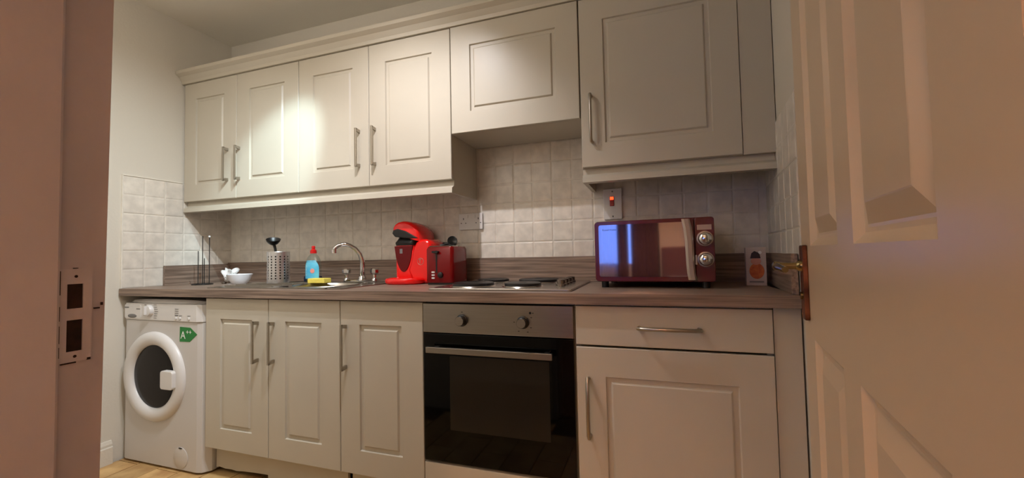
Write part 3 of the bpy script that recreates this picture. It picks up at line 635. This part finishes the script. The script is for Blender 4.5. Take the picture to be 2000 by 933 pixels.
# small printed box
pb = thing('gift_box', 'small white box printed with an orange round figure by the right upstand', 'box', (3.031, -.245, WT), rz=math.radians(-4))
MB().box(-.034, .034, 0, .03, .0006, .146).build('box_body', mat('matt_white_card', (190, 176, 168), .7), pb, bevel=.001)
MB().lathe([(.025, 0), (.024, .0006)], (.002, -.0002, .056), (0, -1, 0), 24, sx=1, sy=1.2).build('printed_body', m_orange, pb)
MB().lathe([(.017, 0), (.016, .0006)], (0, -.0003, .093), (0, -1, 0), 20, sx=1, sy=.85).build('printed_face', mat('print_pink', (196, 136, 116), .6), pb)
MB().prism([(-.019, .104), (.016, .104), (.012, .124), (-.004, .132), (-.014, .124)], 'y', -.0010, -.0004).build('printed_hat', mat('print_dark', (44, 30, 40), .6), pb)
MB().lathe([(.006, 0), (.005, .0006)], (.014, -.0005, .126), (0, -1, 0), 14).build('printed_bobble', m_paper, pb)
MB().box(-.024, .024, -.0008, -.0002, .012, .018).build('printed_line', m_grey, pb)
# electric plates
so_ = thing('wall_socket', 'white double wall socket on the tiles above the toaster', 'socket', (1.745, -.0085, 1.183))
MB().rbox(1.676, 1.814, -.018, -.0085, 1.183, 1.270, .005, 'y').build('faceplate', m_whitep, so_, bevel=.002)
for cx in (1.704, 1.790):
    hh = MB(); hh.box(cx-.002, cx+.002, -.0184, -.0178, 1.236, 1.246); hh.box(cx-.016, cx-.010, -.0184, -.0178, 1.216, 1.220); hh.box(cx+.010, cx+.016, -.0184, -.0178, 1.216, 1.220); hh.build('pin_hole', m_black, so_)
    MB().rbox(cx-.009+.026, cx+.001+.026, -.0205, -.018, 1.246, 1.262, .002, 'y').build('switch', m_whitep, so_) if cx < 1.75 else MB().rbox(cx-.027, cx-.017, -.0205, -.018, 1.246, 1.262, .002, 'y').build('switch', m_whitep, so_)
ck = thing('cooker_switch', 'white cooker switch plate with glowing red rocker above microwave', 'switch', (2.487, -.0085, 1.203))
MB().rbox(2.444, 2.530, -.018, -.0085, 1.203, 1.350, .005, 'y').build('faceplate', m_whitep, ck, bevel=.002)
rk = MB().box(2.474, 2.494, -.0225, -.018, 1.266, 1.312).build('rocker', m_rocker, ck, bevel=.002)
MB().box(2.476, 2.492, -.0240, -.0225, 1.296, 1.310).build('neon_lens', m_neon, rk)
for z in (1.336, 1.217): MB().lathe([(.004, 0), (.003, .001)], (2.487, -.018, z), (0, -1, 0), 12).build('screw', m_grey, ck)

# ------------------------------------------------------------------ lamps
lf = thing('ceiling_spotlight', 'round ceiling plate with four adjustable spotlights, one of them added for bounce fill', 'lamp', (1.58, -1.04, H))
MB().lathe([(.15, 0), (.15, -.012), (.14, -.02)], (1.58, -1.04, H-.0005), (0, 0, 1), 32).build('ceiling_plate', m_nickel, lf, smooth=True)
for pos, tgt, W_, c_, ang, bl in SPOTS:
    d_ = (Vector(tgt)-Vector(pos)).normalized(); p_ = Vector(pos)
    hd_ = MB().lathe([(.012, -.085), (.030, -.08), (.032, -.01), (.031, -.008), (.027, -.012)], p_, d_, 20, True, True).build('spot_head', m_nickel, lf, smooth=True)
    MB().cyl((pos[0], pos[1], pos[2]+.05), (pos[0], pos[1], H-.018), .005, 8).build('stem', m_nickel, lf)
    L = bpy.data.lights.new('spot', 'SPOT'); L.energy = W_; L.color = c_; L.spot_size = math.radians(ang); L.spot_blend = bl; L.shadow_soft_size = .012
    lo = bpy.data.objects.new('spot_light', L); COL.objects.link(lo); lo.location = p_; lo.rotation_euler = d_.to_track_quat('-Z', 'Y').to_euler()
hp = thing('pendant_lamp', 'warm paper pendant lamp in the room behind the view', 'lamp', (HALL[0][0], HALL[0][1], H))
MB().cyl((HALL[0][0], HALL[0][1], HALL[0][2]+.12), (HALL[0][0], HALL[0][1], H), .003, 6).build('cord', m_black, hp)
MB().lathe([(.14, .14), (.19, -.10)], HALL[0], (0, 0, 1), 32, False, False).build('shade', m_shade, hp, smooth=True)
L = bpy.data.lights.new('hall', 'POINT'); L.energy = HALL[1]; L.color = HALL[2]; L.shadow_soft_size = .05
lo = bpy.data.objects.new('pendant_light', L); COL.objects.link(lo); lo.location = HALL[0]

# ------------------------------------------------------------------ bedroom behind the view (reflected in the microwave door)
win = struct(MB().box(1.05, 2.06, -4.285, -4.275, .85, 1.95).build('window_1', m_pane), 'bedroom window with dusk light behind sheer curtains', 'window')
wf = MB()
for x0_, x1_ in ((1.05, 1.10), (1.54, 1.58), (2.03, 2.06)): wf.box(x0_, x1_, -4.275, -4.235, .85, 1.95)
wf.box(1.10, 2.03, -4.275, -4.235, .85, .90); wf.box(1.10, 2.03, -4.275, -4.235, 1.90, 1.95); wf.build('window_frame', m_white, win)
def drape(name, x0, x1, z0, z1, m, label, y=-4.17, amp=.012, fold=.05):
    n = int((x1-x0)/.008); f_, b2 = [], []
    pts = [(x0+(x1-x0)*k/n, y+amp*math.sin(2*math.pi*(x0+(x1-x0)*k/n)/fold)) for k in range(n+1)]
    mb = MB(); mb.loft([[(px, py, z0) for px, py in pts], [(px, py, z1) for px, py in pts]], False, False, False)
    return tag(mb.build(name, m, smooth=True), label, 'curtain')
drape('sheer_curtain', 1.02, 1.84, .25, 2.05, m_sheer, 'white sheer curtain in front of the bedroom window')
drape('curtain', 1.845, 1.985, .2, 2.05, m_curtain, 'mauve curtain drawn beside the sheer voile', y=-4.13, amp=.015)
drape('curtain', 2.02, 2.35, .2, 2.05, m_curtain, 'wide mauve curtain at the right side of the window', y=-4.13, amp=.015)
tag(MB().cyl((.95, -4.14, 2.06), (2.45, -4.14, 2.06), .012, 10).build('curtain_rail', m_nickel, smooth=True, org=(1.7, -4.14, 2.06)), 'slim metal curtain rail above the bedroom window', 'rail')
bd = thing('bed', 'bed with white duvet in the room behind the view', 'bed', (2.72, -3.55, FZ))
MB().box(2.42, 3.04, -4.05, -2.95, .20, .42).build('bed_base', m_curtain, bd, bevel=.02)
MB().rbox(2.40, 3.06, -4.06, -2.93, .42, .74, .08, 'y').build('duvet', m_bed, bd, bevel=.03, smooth=True)
MB().box(2.38, 3.06, -4.12, -4.07, FZ, 1.1).build('headboard', m_curtain, bd, bevel=.02)
for x in (2.48, 2.98):
    for y in (-3.0, -4.0): MB().cyl((x, y, FZ), (x, y, .2), .025, 10).build('leg', m_black, bd)
